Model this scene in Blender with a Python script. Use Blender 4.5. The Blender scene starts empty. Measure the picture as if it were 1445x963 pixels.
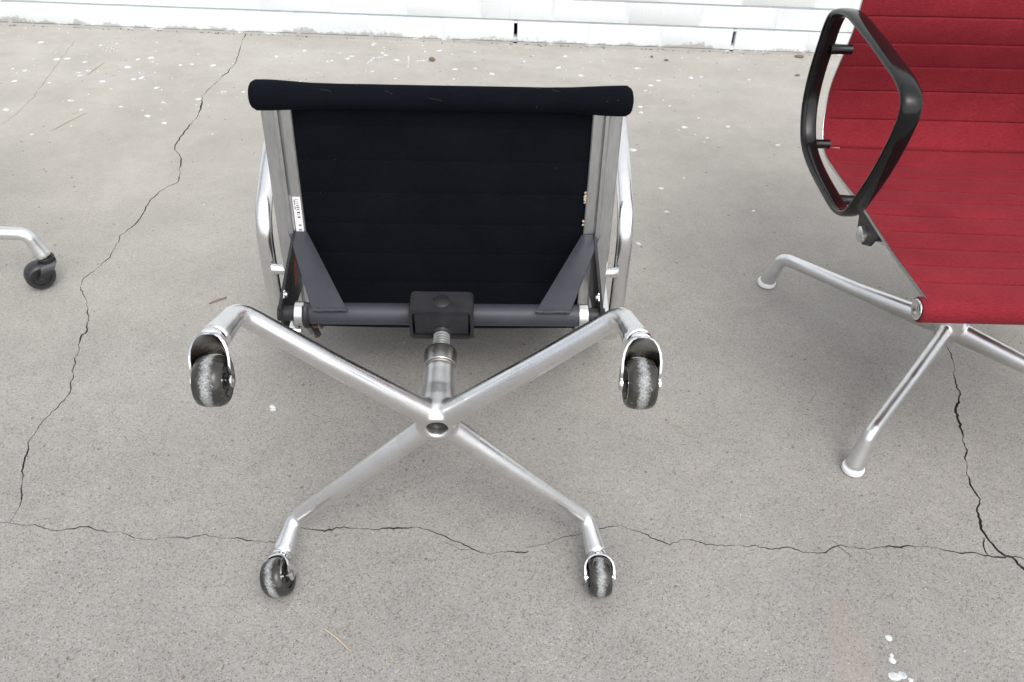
import bpy, bmesh, math, random
from mathutils import Vector, Matrix, noise
from mathutils.geometry import delaunay_2d_cdt
random.seed(7)
PI = math.pi
R_ = math.radians
S = bpy.context.scene
COL = S.collection

# ------------------------------------------------------------------ camera, sky, sun, exposure
cam_d = bpy.data.cameras.new('camera')
cam = bpy.data.objects.new('camera', cam_d)
COL.objects.link(cam)
PITCH, ROLL, FPX = 0.7302, 0.0378, 1256.5
fwd = Vector((0, math.cos(PITCH), -math.sin(PITCH)))
rgt = Vector((1, 0, 0))
up = rgt.cross(fwd)
r2 = math.cos(ROLL) * rgt + math.sin(ROLL) * up
u2 = -math.sin(ROLL) * rgt + math.cos(ROLL) * up
m = Matrix((r2, u2, -fwd)).transposed().to_4x4()
m.translation = Vector((0, 0, 1.0641))
cam.matrix_world = m
cam_d.sensor_fit = 'HORIZONTAL'
cam_d.sensor_width = 36.0
cam_d.lens = FPX / 1445.0 * 36.0
cam_d.clip_start = 0.02
cam_d.clip_end = 500
S.camera = cam

SUN_EL, SUN_AZ = R_(58), R_(155)          # azimuth: direction the light comes from, 0 = +Y, clockwise
w = bpy.data.worlds.new('World')
S.world = w
w.use_nodes = True
wn = w.node_tree
wn.nodes.clear()
wo = wn.nodes.new('ShaderNodeOutputWorld')
bg = wn.nodes.new('ShaderNodeBackground')
sky = wn.nodes.new('ShaderNodeTexSky')
sky.sky_type = 'NISHITA'
sky.sun_disc = False
sky.sun_elevation = SUN_EL
sky.sun_rotation = SUN_AZ
sky.dust_density = 4.0
sky.air_density = 1.0
hs = wn.nodes.new('ShaderNodeHueSaturation')
hs.inputs['Saturation'].default_value = 0.36
wn.links.new(sky.outputs[0], hs.inputs['Color'])
wn.links.new(hs.outputs[0], bg.inputs[0])
bg.inputs[1].default_value = 0.15
wn.links.new(bg.outputs[0], wo.inputs[0])
sun_d = bpy.data.lights.new('sun', 'SUN')
sun = bpy.data.objects.new('sun', sun_d)
COL.objects.link(sun)
sun_d.energy = 0.6
sun_d.angle = R_(120)
sun_d.color = (1.0, 0.965, 0.91)
sdir = Vector((math.sin(SUN_AZ) * math.cos(SUN_EL), math.cos(SUN_AZ) * math.cos(SUN_EL), math.sin(SUN_EL)))
sun.rotation_euler = sdir.to_track_quat('Z', 'Y').to_euler()
S.view_settings.view_transform = 'Standard'
S.view_settings.look = 'None'
S.view_settings.gamma = 1
S.view_settings.exposure = 0.70

# ------------------------------------------------------------------ materials
def nt(mat):
    return mat.node_tree.nodes, mat.node_tree.links

def mat(name, col, rough=0.5, metal=0.0, **kw):
    mt = bpy.data.materials.new(name)
    mt.use_nodes = True
    b = mt.node_tree.nodes['Principled BSDF']
    b.inputs['Base Color'].default_value = (*col, 1)
    b.inputs['Roughness'].default_value = rough
    b.inputs['Metallic'].default_value = metal
    for k, v in kw.items():
        b.inputs[k].default_value = v
    return mt

def pos(mt, use_object=True):
    N, L = nt(mt)
    t = N.new('ShaderNodeTexCoord')
    return t.outputs['Object']

def noise_tex(mt, scale, detail=3, rough=0.5, vec=None, dist=0.0):
    N, L = nt(mt)
    n = N.new('ShaderNodeTexNoise')
    n.inputs['Scale'].default_value = scale
    n.inputs['Detail'].default_value = detail
    n.inputs['Roughness'].default_value = rough
    n.inputs['Distortion'].default_value = dist
    L.new(vec if vec is not None else pos(mt), n.inputs['Vector'])
    return n.outputs['Fac']

def ramp(mt, fac, stops):
    N, L = nt(mt)
    r = N.new('ShaderNodeValToRGB')
    e = r.color_ramp.elements
    while len(e) < len(stops):
        e.new(0.5)
    for el, (p, c) in zip(e, stops):
        el.position = p
        el.color = (*c, 1) if len(c) == 3 else c
    L.new(fac, r.inputs[0])
    return r.outputs[0]

def mixc(mt, fac, a, b, mode='MIX'):
    N, L = nt(mt)
    x = N.new('ShaderNodeMix')
    x.data_type = 'RGBA'
    x.blend_type = mode
    for sock, v in ((x.inputs[0], fac), (x.inputs[6], a), (x.inputs[7], b)):
        if isinstance(v, (int, float)):
            sock.default_value = v
        elif isinstance(v, tuple):
            sock.default_value = (*v, 1)
        else:
            L.new(v, sock)
    return x.outputs[2]

def math_(mt, op, a, b=0.0):
    N, L = nt(mt)
    x = N.new('ShaderNodeMath')
    x.operation = op
    for s, v in zip(x.inputs, (a, b)):
        if isinstance(v, (int, float)):
            s.default_value = v
        else:
            L.new(v, s)
    return x.outputs[0]

def maprange(mt, v, a, b, c, d):
    N, L = nt(mt)
    x = N.new('ShaderNodeMapRange')
    L.new(v, x.inputs[0])
    for i, k in enumerate((a, b, c, d)):
        x.inputs[i + 1].default_value = k
    return x.outputs[0]

def set_in(mt, sock, v):
    N, L = nt(mt)
    L.new(v, N['Principled BSDF'].inputs[sock])

def bump(mt, h, strength=0.2, dist=0.002):
    N, L = nt(mt)
    b = N.new('ShaderNodeBump')
    b.inputs['Strength'].default_value = strength
    b.inputs['Distance'].default_value = dist
    L.new(h, b.inputs['Height'])
    L.new(b.outputs[0], N['Principled BSDF'].inputs['Normal'])

def scaled(mt, sx, sy, sz):
    N, L = nt(mt)
    mp = N.new('ShaderNodeMapping')
    mp.inputs['Scale'].default_value = (sx, sy, sz)
    L.new(pos(mt), mp.inputs[0])
    return mp.outputs[0]

G3 = lambda v: (v, v, v)
M = {}
# concrete slab
c = M['concrete'] = mat('concrete', (0.36, 0.345, 0.325), 0.9)
N, L = nt(c)
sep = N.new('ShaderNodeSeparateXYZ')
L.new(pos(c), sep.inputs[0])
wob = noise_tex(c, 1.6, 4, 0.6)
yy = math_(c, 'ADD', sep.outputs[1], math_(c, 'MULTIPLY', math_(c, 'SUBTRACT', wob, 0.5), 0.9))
worn_falloff = maprange(c, yy, 0.45, 2.3, 0.0, 1.0)           # trowelled skin by the wall, worn to aggregate further out; also painted light falloff
base = mixc(c, worn_falloff, (0.268, 0.258, 0.242), (0.385, 0.367, 0.332))  # darker towards the viewer: vignette painted into the slab's own tone
blot = noise_tex(c, 5.0, 5, 0.65)
base = mixc(c, 1.0, base, ramp(c, blot, [(0.3, G3(0.87)), (0.7, G3(1.07))]), 'MULTIPLY')
blot2 = noise_tex(c, 32, 4, 0.6)
base = mixc(c, 1.0, base, ramp(c, blot2, [(0.3, G3(0.96)), (0.7, G3(1.035))]), 'MULTIPLY')
vo = N.new('ShaderNodeTexVoronoi')
vo.inputs['Scale'].default_value = 560
L.new(pos(c), vo.inputs['Vector'])
cell = N.new('ShaderNodeSeparateColor')
L.new(vo.outputs['Color'], cell.inputs[0])
grain = ramp(c, cell.outputs[0], [(0.0, G3(0.40)), (0.08, G3(0.70)), (0.30, G3(0.94)), (0.8, G3(1.06)), (0.97, G3(1.22)), (1.0, G3(1.45))])
base_g = mixc(c, 1.0, base, grain, 'MULTIPLY')
tint = ramp(c, cell.outputs[1], [(0.0, (1.12, 0.93, 0.84)), (0.05, (1.05, 0.98, 0.93)), (0.12, (1, 1, 1)), (0.9, (1, 1, 1)), (1.0, (0.9, 1.0, 1.1))])
base_g = mixc(c, 1.0, base_g, tint, 'MULTIPLY')
gm = maprange(c, worn_falloff, 0.0, 0.8, 1.0, 0.18)
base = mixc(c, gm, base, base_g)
fine = noise_tex(c, 700, 2, 0.6)
base = mixc(c, 1.0, base, ramp(c, fine, [(0.25, G3(0.90)), (0.75, G3(1.09))]), 'MULTIPLY')
# sparse dark pits
vp = N.new('ShaderNodeTexVoronoi')
vp.inputs['Scale'].default_value = 46
L.new(pos(c), vp.inputs['Vector'])
pc = N.new('ShaderNodeSeparateColor')
L.new(vp.outputs['Color'], pc.inputs[0])
pit = math_(c, 'MULTIPLY', math_(c, 'LESS_THAN', vp.outputs['Distance'], 0.11), math_(c, 'GREATER_THAN', pc.outputs[0], 0.80))
base = mixc(c, math_(c, 'MULTIPLY', pit, 0.65), base, (0.10, 0.08, 0.065))
# pinkish worn patch low in view on the right
def disc(mt, cx, cy, rx, ry):
    dx = math_(mt, 'DIVIDE', math_(mt, 'SUBTRACT', sep.outputs[0], cx), rx)
    dy = math_(mt, 'DIVIDE', math_(mt, 'SUBTRACT', sep.outputs[1], cy), ry)
    d = math_(mt, 'SQRT', math_(mt, 'ADD', math_(mt, 'MULTIPLY', dx, dx), math_(mt, 'MULTIPLY', dy, dy)))
    d = math_(mt, 'ADD', d, math_(mt, 'MULTIPLY', math_(mt, 'SUBTRACT', noise_tex(mt, 25, 4, 0.6), 0.5), 0.9))
    return maprange(mt, d, 1.15, 0.7, 0.0, 1.0)
base = mixc(c, math_(c, 'MULTIPLY', disc(c, 0.455, 0.60, 0.028, 0.085), 0.22), base, (0.33, 0.255, 0.205))
# chalky overspray near the foot of the wall
ch = math_(c, 'MULTIPLY', maprange(c, sep.outputs[1], 1.85, 2.46, 0.0, 1.0), ramp(c, noise_tex(c, 7, 6, 0.7, scaled(c, 0.5, 1.5, 1)), [(0.45, G3(0)), (0.75, G3(1))]))
base = mixc(c, math_(c, 'MULTIPLY', ch, 0.5), base, (0.50, 0.50, 0.50))
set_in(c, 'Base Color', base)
hgt = math_(c, 'ADD', math_(c, 'MULTIPLY', fine, 0.5), math_(c, 'MULTIPLY', math_(c, 'MULTIPLY', cell.outputs[0], gm), 0.8))
bump(c, hgt, 0.35, 0.0012)

c = M['crack_dirt'] = mat('crack_dirt', (0.055, 0.048, 0.042), 1.0)
set_in(c, 'Base Color', ramp(c, noise_tex(c, 60, 3), [(0.3, (0.03, 0.027, 0.025)), (0.75, (0.12, 0.10, 0.085))]))

c = M['white_paint_drop'] = mat('white_paint_drop', (0.80, 0.81, 0.81), 0.5)
set_in(c, 'Base Color', ramp(c, noise_tex(c, 90, 3), [(0.32, (0.40, 0.41, 0.41)), (0.5, (0.56, 0.57, 0.57)), (0.7, (0.74, 0.75, 0.75))]))

# white painted brick
c = M['white_brick'] = mat('white_brick', (0.82, 0.83, 0.83), 0.55)
N, L = nt(c)
gp = N.new('ShaderNodeNewGeometry')
sepb = N.new('ShaderNodeSeparateXYZ')
L.new(gp.outputs['Position'], sepb.inputs[0])
mpb = N.new('ShaderNodeMapping')
mpb.inputs['Scale'].default_value = (160, 20, 9)
L.new(gp.outputs['Position'], mpb.inputs[0])
comb = noise_tex(c, 1.0, 4, 0.6, mpb.outputs[0])
pn = noise_tex(c, 30, 4, 0.65, gp.outputs['Position'])
low = maprange(c, math_(c, 'SUBTRACT', sepb.outputs[2], math_(c, 'MULTIPLY', math_(c, 'SUBTRACT', noise_tex(c, 9, 6, 0.75, gp.outputs['Position']), 0.42), 0.10)), 0.008, 0.001, 0.0, 1.0)
bc = mixc(c, ramp(c, comb, [(0.60, G3(0)), (0.80, G3(0.32))]), (0.75, 0.79, 0.80), (0.46, 0.50, 0.52))
bc = mixc(c, ramp(c, pn, [(0.66, G3(0)), (0.74, G3(0.5))]), bc, (0.60, 0.60, 0.59))
bc = mixc(c, math_(c, 'MULTIPLY', low, 0.6), bc, (0.30, 0.265, 0.235))
set_in(c, 'Base Color', bc)
bump(c, math_(c, 'ADD', comb, math_(c, 'MULTIPLY', pn, 0.6)), 0.45, 0.002)
M['mortar'] = mat('mortar', (0.72, 0.73, 0.735), 0.8)
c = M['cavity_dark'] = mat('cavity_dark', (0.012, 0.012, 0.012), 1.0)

# metals
def metal(name, col, r0, r1, streak=(1, 1, 1), bs=0.05, smudge=0.07):
    mt = mat(name, col, r0, 1.0)
    sc = scaled(mt, *streak)
    n1 = noise_tex(mt, 40, 5, 0.65, sc)
    n2 = noise_tex(mt, 14, 4, 0.6)
    N, L = nt(mt)
    set_in(mt, 'Roughness', maprange(mt, n2, 0.3, 0.7, r0, r1))
    k = 1 - smudge
    set_in(mt, 'Base Color', mixc(mt, 1.0, col, ramp(mt, n1, [(0.28, G3(k)), (0.7, G3(1.0))]), 'MULTIPLY'))
    bump(mt, noise_tex(mt, 400, 2, 0.6, sc), bs, 0.0006)
    return mt
M['cast_aluminium'] = metal('cast_aluminium', (0.80, 0.80, 0.80), 0.22, 0.34, (1, 1, 1), 0.04)
M['hub_aluminium'] = metal('hub_aluminium', (0.74, 0.735, 0.725), 0.29, 0.40, (1, 1, 1), 0.04)
M['satin_aluminium'] = metal('satin_aluminium', (0.76, 0.77, 0.77), 0.30, 0.42, (1, 1, 1), 0.06)
M['rail_aluminium'] = metal('rail_aluminium', (0.60, 0.61, 0.61), 0.28, 0.42, (6, 1, 1), 0.08, 0.2)
M['polished_aluminium'] = metal('polished_aluminium', (0.78, 0.78, 0.78), 0.17, 0.27, (1, 1, 1), 0.02)
M['chrome'] = metal('chrome', (0.82, 0.82, 0.83), 0.05, 0.12, (1, 1, 1), 0.01)
M['collar_steel'] = metal('collar_steel', (0.50, 0.475, 0.445), 0.26, 0.38)
M['zinc'] = metal('zinc', (0.70, 0.71, 0.70), 0.30, 0.42)
c = M['steel_black'] = mat('steel_black', (0.035, 0.036, 0.042), 0.38, 0.0, **{'Specular IOR Level': 0.3})
set_in(c, 'Base Color', ramp(c, noise_tex(c, 35, 4, 0.65), [(0.3, (0.016, 0.0155, 0.018)), (0.72, (0.030, 0.029, 0.032))]))
set_in(c, 'Roughness', maprange(c, noise_tex(c, 22, 4), 0.3, 0.7, 0.30, 0.46))
bump(c, noise_tex(c, 260, 3), 0.1, 0.001)
c = M['steel_grey'] = mat('steel_grey', (0.070, 0.072, 0.088), 0.42, 0.0, **{'Specular IOR Level': 0.4})
set_in(c, 'Base Color', ramp(c, noise_tex(c, 30, 4, 0.65), [(0.3, (0.034, 0.036, 0.046)), (0.72, (0.047, 0.049, 0.062))]))
bump(c, noise_tex(c, 300, 3), 0.06, 0.001)
c = M['black_enamel'] = mat('black_enamel', (0.012, 0.012, 0.013), 0.22, **{'Specular IOR Level': 0.32})
set_in(c, 'Roughness', maprange(c, noise_tex(c, 25, 4), 0.3, 0.7, 0.10, 0.20))
nb = noise_tex(c, 70, 5, 0.7)
set_in(c, 'Base Color', ramp(c, nb, [(0.74, (0.006, 0.006, 0.0065)), (0.80, (0.08, 0.08, 0.08))]))

def fabric(name, col, light, lint, sheen):
    mt = mat(name, col, 0.95)
    N, L = nt(mt)
    b = N['Principled BSDF']
    b.inputs['Sheen Weight'].default_value = sheen
    b.inputs['Sheen Roughness'].default_value = 0.45
    b.inputs['Sheen Tint'].default_value = (*light, 1)
    b.inputs['Specular IOR Level'].default_value = 0.07
    n = noise_tex(mt, 9, 5, 0.6)
    n2 = noise_tex(mt, 600, 2, 0.6, scaled(mt, 0.35, 1, 1))
    n3 = noise_tex(mt, 60, 5, 0.7)
    cc = mixc(mt, ramp(mt, n, [(0.35, G3(0)), (0.72, G3(1))]), col, tuple(min(1, v * 1.32 + 0.001) for v in col))
    cc = mixc(mt, 1.0, cc, ramp(mt, n2, [(0.25, G3(0.78)), (0.75, G3(1.2))]), 'MULTIPLY')
    cc = mixc(mt, ramp(mt, n3, [(0.66, G3(0)), (0.78, G3(0.35))]), cc, lint)
    set_in(mt, 'Base Color', cc)
    bump(mt, n2, 0.35, 0.001)
    return mt
M['black_fabric'] = fabric('black_fabric', (0.0030, 0.0038, 0.0062), (0.25, 0.3, 0.45), (0.02, 0.022, 0.028), 0.022)
M['red_fabric'] = fabric('red_fabric', (0.165, 0.0150, 0.0215), (0.9, 0.25, 0.3), (0.24, 0.03, 0.042), 0.16)

# worn grey castor wheel: scuffed band round the middle of the tread (object space: axle along local Y)
c = M['wheel_rubber'] = mat('wheel_rubber', (0.05, 0.05, 0.05), 0.22)
N, L = nt(c)
sw = N.new('ShaderNodeSeparateXYZ')
L.new(pos(c), sw.inputs[0])
band = math_(c, 'ABSOLUTE', math_(c, 'ADD', sw.outputs[1], math_(c, 'MULTIPLY', math_(c, 'SUBTRACT', noise_tex(c, 220, 5, 0.75), 0.5), 0.014)))
bm_ = maprange(c, band, 0.0064, 0.0018, 0.0, 1.0)
flk = ramp(c, noise_tex(c, 900, 4, 0.7), [(0.34, G3(0.15)), (0.58, G3(1.0))])
rad = math_(c, 'SQRT', math_(c, 'ADD', math_(c, 'MULTIPLY', sw.outputs[0], sw.outputs[0]), math_(c, 'MULTIPLY', sw.outputs[2], sw.outputs[2])))
bm_ = math_(c, 'MULTIPLY', bm_, ramp(c, noise_tex(c, 75, 3, 0.6), [(0.36, G3(0.6)), (0.56, G3(1.0))]))
bm_ = math_(c, 'MULTIPLY', math_(c, 'MULTIPLY', bm_, flk), math_(c, 'GREATER_THAN', rad, 0.0225))
spk = ramp(c, noise_tex(c, 230, 3, 0.7), [(0.66, G3(0.0)), (0.72, G3(0.6))])
wc = ramp(c, noise_tex(c, 60, 4), [(0.3, (0.018, 0.017, 0.015)), (0.7, (0.045, 0.042, 0.036))])
wc = mixc(c, spk, wc, (0.30, 0.30, 0.29))
wc = mixc(c, bm_, wc, (0.42, 0.44, 0.44))
set_in(c, 'Base Color', wc)
set_in(c, 'Roughness', maprange(c, bm_, 0.0, 1.0, 0.12, 0.75))
M['wheel_black'] = mat('wheel_black', (0.02, 0.021, 0.022), 0.4)
M['white_plastic'] = mat('white_plastic', (0.80, 0.80, 0.80), 0.4, **{'Subsurface Weight': 0.0})
M['fork_inside_shaded'] = mat('fork_inside_shaded', (0.42, 0.40, 0.37), 0.2, 1.0)  # darker metal: the hood's inner shade and dark reflections put into its colour
M['fork_black'] = mat('fork_black', (0.018, 0.018, 0.02), 0.35)
M['sticker_paper'] = mat('sticker_paper', (0.78, 0.78, 0.78), 0.5)
M['ink'] = mat('ink', (0.12, 0.12, 0.14), 0.7)
M['orange_ink'] = mat('orange_ink', (0.55, 0.09, 0.03), 0.7)
M['lint'] = mat('lint', (0.10, 0.10, 0.098), 0.9)
M['rust'] = mat('rust', (0.10, 0.04, 0.025), 0.8)
c = M['straw'] = mat('straw', (0.46, 0.38, 0.28), 0.8)
M['twig'] = mat('twig', (0.20, 0.17, 0.145), 0.9)
M['dry_leaf'] = mat('dry_leaf', (0.17, 0.125, 0.085), 0.9)
M['pebble'] = mat('pebble', (0.16, 0.12, 0.095), 0.9)
M['eave_paint'] = mat('eave_paint', (0.78, 0.78, 0.77), 0.7)

# ------------------------------------------------------------------ mesh helpers
class MB:
    def __init__(s):
        s.v, s.f, s.mi = [], [], []
    def add(s, vs, fs, mi=0):
        o = len(s.v)
        s.v += [tuple(v) for v in vs]
        s.f += [tuple(i + o for i in f) for f in fs]
        s.mi += [mi] * len(fs)
        return s
    def box(s, x0, x1, y0, y1, z0, z1, mi=0):
        vs = [(x, y, z) for z in (z0, z1) for y in (y0, y1) for x in (x0, x1)]
        return s.add(vs, [(0, 2, 3, 1), (4, 5, 7, 6), (0, 1, 5, 4), (2, 6, 7, 3), (0, 4, 6, 2), (1, 3, 7, 5)], mi)
    def prism(s, poly, d0, d1, mi=0):
        """poly: list of 3D points; swept from +d0 to +d1 (vectors)"""
        n = len(poly)
        a = [Vector(p) + Vector(d0) for p in poly]
        b = [Vector(p) + Vector(d1) for p in poly]
        fs = [tuple(range(n))[::-1], tuple(range(n, 2 * n))] + [(i, (i + 1) % n, n + (i + 1) % n, n + i) for i in range(n)]
        return s.add(a + b, fs, mi)
    def sweep(s, pts, ra, rb, upv=(0, 0, 1), seg=16, closed=False, caps=True, power=1.0, mi=0):
        pts = [Vector(p) for p in pts]
        n = len(pts)
        ra = ra if isinstance(ra, (list, tuple)) else [ra] * n
        rb = rb if isinstance(rb, (list, tuple)) else [rb] * n
        upv = Vector(upv)
        vs = []
        for i, p in enumerate(pts):
            if closed:
                t = (pts[(i + 1) % n] - pts[i - 1])
            else:
                a = (pts[i] - pts[i - 1]).normalized() if i else None
                b = (pts[i + 1] - pts[i]).normalized() if i < n - 1 else None
                t = (a or Vector()) + (b or Vector())
            t.normalize()
            side = t.cross(upv).normalized()
            u = side.cross(t).normalized()
            for k in range(seg):
                q = 2 * PI * k / seg
                cx, sx = math.cos(q), math.sin(q)
                if power != 1.0:
                    cx = math.copysign(abs(cx) ** power, cx)
                    sx = math.copysign(abs(sx) ** power, sx)
                vs.append(p + side * (ra[i] * cx) + u * (rb[i] * sx))
        fs = []
        rng = n if closed else n - 1
        for i in range(rng):
            j = (i + 1) % n
            for k in range(seg):
                l = (k + 1) % seg
                fs.append((i * seg + k, i * seg + l, j * seg + l, j * seg + k))
        if caps and not closed:
            fs.append(tuple(range(seg))[::-1])
            fs.append(tuple((n - 1) * seg + k for k in range(seg)))
        return s.add(vs, fs, mi)
    def lathe(s, prof, o=(0, 0, 0), ax=(0, 0, 1), seg=32, mi=0, arc=None):
        """prof: (radius, height along axis); closed where radius is 0"""
        o, ax = Vector(o), Vector(ax).normalized()
        x = ax.orthogonal().normalized()
        y = ax.cross(x)
        vs, idx = [], []
        for r, h in prof:
            if r < 1e-6:
                idx.append([len(vs)] * seg)
                vs.append(o + ax * h)
            else:
                idx.append(list(range(len(vs), len(vs) + seg)))
                vs += [o + ax * h + (x * math.cos(2 * PI * k / seg) + y * math.sin(2 * PI * k / seg)) * r for k in range(seg)]
        fs = []
        for a, b in zip(idx, idx[1:]):
            for k in range(seg):
                l = (k + 1) % seg
                f = []
                for i in (a[k], a[l], b[l], b[k]):
                    if i not in f:
                        f.append(i)
                if len(f) > 2:
                    fs.append(tuple(f))
        return s.add(vs, fs, mi)
    def build(s, name, mats, parent=None, smooth=True, angle=35, bevel=0.0, loc=None):
        me = bpy.data.meshes.new(name)
        me.from_pydata([tuple(v) for v in s.v], [], s.f)
        mats = mats if isinstance(mats, (list, tuple)) else [mats]
        for k in mats:
            me.materials.append(M[k])
        me.polygons.foreach_set('material_index', s.mi)
        bm = bmesh.new()
        bm.from_mesh(me)
        bmesh.ops.recalc_face_normals(bm, faces=bm.faces)
        if bevel:
            es = [e for e in bm.edges if len(e.link_faces) == 2 and e.calc_face_angle(0) > 0.7]
            bmesh.ops.bevel(bm, geom=es, offset=bevel, segments=2, affect='EDGES', profile=0.6)
        if smooth:
            for f in bm.faces:
                f.smooth = True
            for e in bm.edges:
                if len(e.link_faces) == 2 and e.calc_face_angle(0) > R_(angle):
                    e.smooth = False
        bm.to_mesh(me)
        bm.free()
        o = bpy.data.objects.new(name, me)
        COL.objects.link(o)
        if parent is not None:
            o.parent = parent
        if loc is not None:
            o.location = loc
        return o

def tag(o, label=None, cat=None, group=None, kind=None):
    for k, v in (('label', label), ('category', cat), ('group', group), ('kind', kind)):
        if v:
            o[k] = v
    return o

def empty(name, mtx=None, parent=None):
    o = bpy.data.objects.new(name, None)
    o.empty_display_size = 0.05
    COL.objects.link(o)
    if parent is not None:
        o.parent = parent
    if mtx is not None:
        o.matrix_world = mtx
    return o

def catmull(P, n, closed=False):
    P = [Vector(p) for p in P]
    out = []
    N_ = len(P)
    for i in range(N_ if closed else N_ - 1):
        g = lambda k: P[k % N_] if closed else P[min(max(k, 0), N_ - 1)]
        p0, p1, p2, p3 = g(i - 1), g(i), g(i + 1), g(i + 2)
        for k in range(n):
            t = k / n
            out.append(0.5 * ((2 * p1) + (p2 - p0) * t + (2 * p0 - 5 * p1 + 4 * p2 - p3) * t * t + (3 * p1 - p0 - 3 * p2 + p3) * t ** 3))
    if not closed:
        out.append(P[-1])
    return out

def resample(P, step=None, at=None):
    d = [0.0]
    for a, b in zip(P, P[1:]):
        d.append(d[-1] + (b - a).length)
    if at is None:
        n = max(2, round(d[-1] / step))
        at = [d[-1] * i / n for i in range(n + 1)]
    out, j = [], 0
    for s in at:
        while j < len(d) - 2 and d[j + 1] < s:
            j += 1
        t = (s - d[j]) / max(1e-9, d[j + 1] - d[j])
        out.append(P[j].lerp(P[j + 1], min(1, max(0, t))))
    return out, d[-1]

def normals2(P):
    out = []
    for i in range(len(P)):
        t = (P[min(i + 1, len(P) - 1)] - P[max(i - 1, 0)]).normalized()
        out.append(Vector((t.y, -t.x)))        # (t_z, -t_y): sitter's side
    return out

# ------------------------------------------------------------------ the setting: slab with real cracks, white brick wall
CRACK_A = [(-0.793, 2.464), (-0.789, 2.392), (-0.775, 2.283), (-0.781, 2.209), (-0.795, 2.145), (-0.804, 2.073), (-0.792, 2.013), (-0.79, 1.955), (-0.798, 1.901), (-0.799, 1.853), (-0.799, 1.824), (-0.791, 1.802), (-0.768, 1.765), (-0.751, 1.696), (-0.746, 1.67), (-0.767, 1.643), (-0.781, 1.597), (-0.78, 1.548), (-0.783, 1.501), (-0.798, 1.47), (-0.795, 1.431), (-0.795, 1.393), (-0.805, 1.355), (-0.817, 1.323), (-0.816, 1.302), (-0.795, 1.265), (-0.782, 1.239), (-0.768, 1.215), (-0.757, 1.175), (-0.76, 1.152), (-0.752, 1.121), (-0.743, 1.077), (-0.734, 1.046), (-0.728, 1.023), (-0.733, 0.984), (-0.744, 0.955), (-0.743, 0.934), (-0.748, 0.916), (-0.74, 0.887), (-0.736, 0.866), (-0.719, 0.819), (-0.71, 0.8), (-0.708, 0.776), (-0.708, 0.758)]
CRACK_B = [(-0.746, 0.744), (-0.721, 0.755), (-0.708, 0.758), (-0.691, 0.755), (-0.67, 0.755), (-0.643, 0.749), (-0.618, 0.751), (-0.602, 0.757), (-0.586, 0.75), (-0.567, 0.75), (-0.545, 0.75), (-0.523, 0.74), (-0.503, 0.739), (-0.47, 0.744), (-0.449, 0.744), (-0.437, 0.747), (-0.415, 0.746), (-0.385, 0.747), (-0.363, 0.742), (-0.323, 0.743), (-0.298, 0.766), (-0.267, 0.765), (-0.237, 0.77), (-0.207, 0.772), (-0.186, 0.77), (-0.146, 0.776), (-0.115, 0.775), (-0.089, 0.765), (-0.062, 0.751), (-0.042, 0.742), (-0.021, 0.737), (0.014, 0.741), (0.035, 0.741)]
CRACK_C = [(0.03, 0.749), (0.049, 0.753), (0.069, 0.76), (0.09, 0.77), (0.116, 0.778), (0.14, 0.787), (0.163, 0.791), (0.183, 0.787), (0.203, 0.781), (0.223, 0.77), (0.238, 0.767), (0.269, 0.773), (0.294, 0.766), (0.324, 0.766), (0.365, 0.765), (0.406, 0.765), (0.435, 0.76), (0.466, 0.764), (0.484, 0.772), (0.498, 0.769), (0.54, 0.772), (0.593, 0.777), (0.623, 0.774), (0.662, 0.769), (0.701, 0.765), (0.721, 0.763), (0.746, 0.762), (0.779, 0.756)]
CRACK_D = [(0.794, 1.236), (0.788, 1.198), (0.78, 1.146), (0.771, 1.124), (0.771, 1.096), (0.75, 1.055), (0.746, 1.015), (0.737, 0.976), (0.729, 0.953), (0.72, 0.916), (0.72, 0.874), (0.722, 0.866), (0.709, 0.844), (0.704, 0.821), (0.704, 0.8), (0.711, 0.78), (0.72, 0.765), (0.732, 0.76), (0.735, 0.748), (0.742, 0.739)]
CRACK_E = [(0.702, 0.798), (0.696, 0.776), (0.696, 0.764)]
CRACK_F = [(0.474, 0.785), (0.483, 0.771), (0.499, 0.754)]
CRACK_G = [(-0.089, 0.754), (-0.072, 0.748), (-0.057, 0.744), (-0.044, 0.746)]
CRACK_H = [(-1.231, 1.885), (-1.218, 2.005), (-1.23, 2.162), (-1.247, 2.369)]
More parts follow.
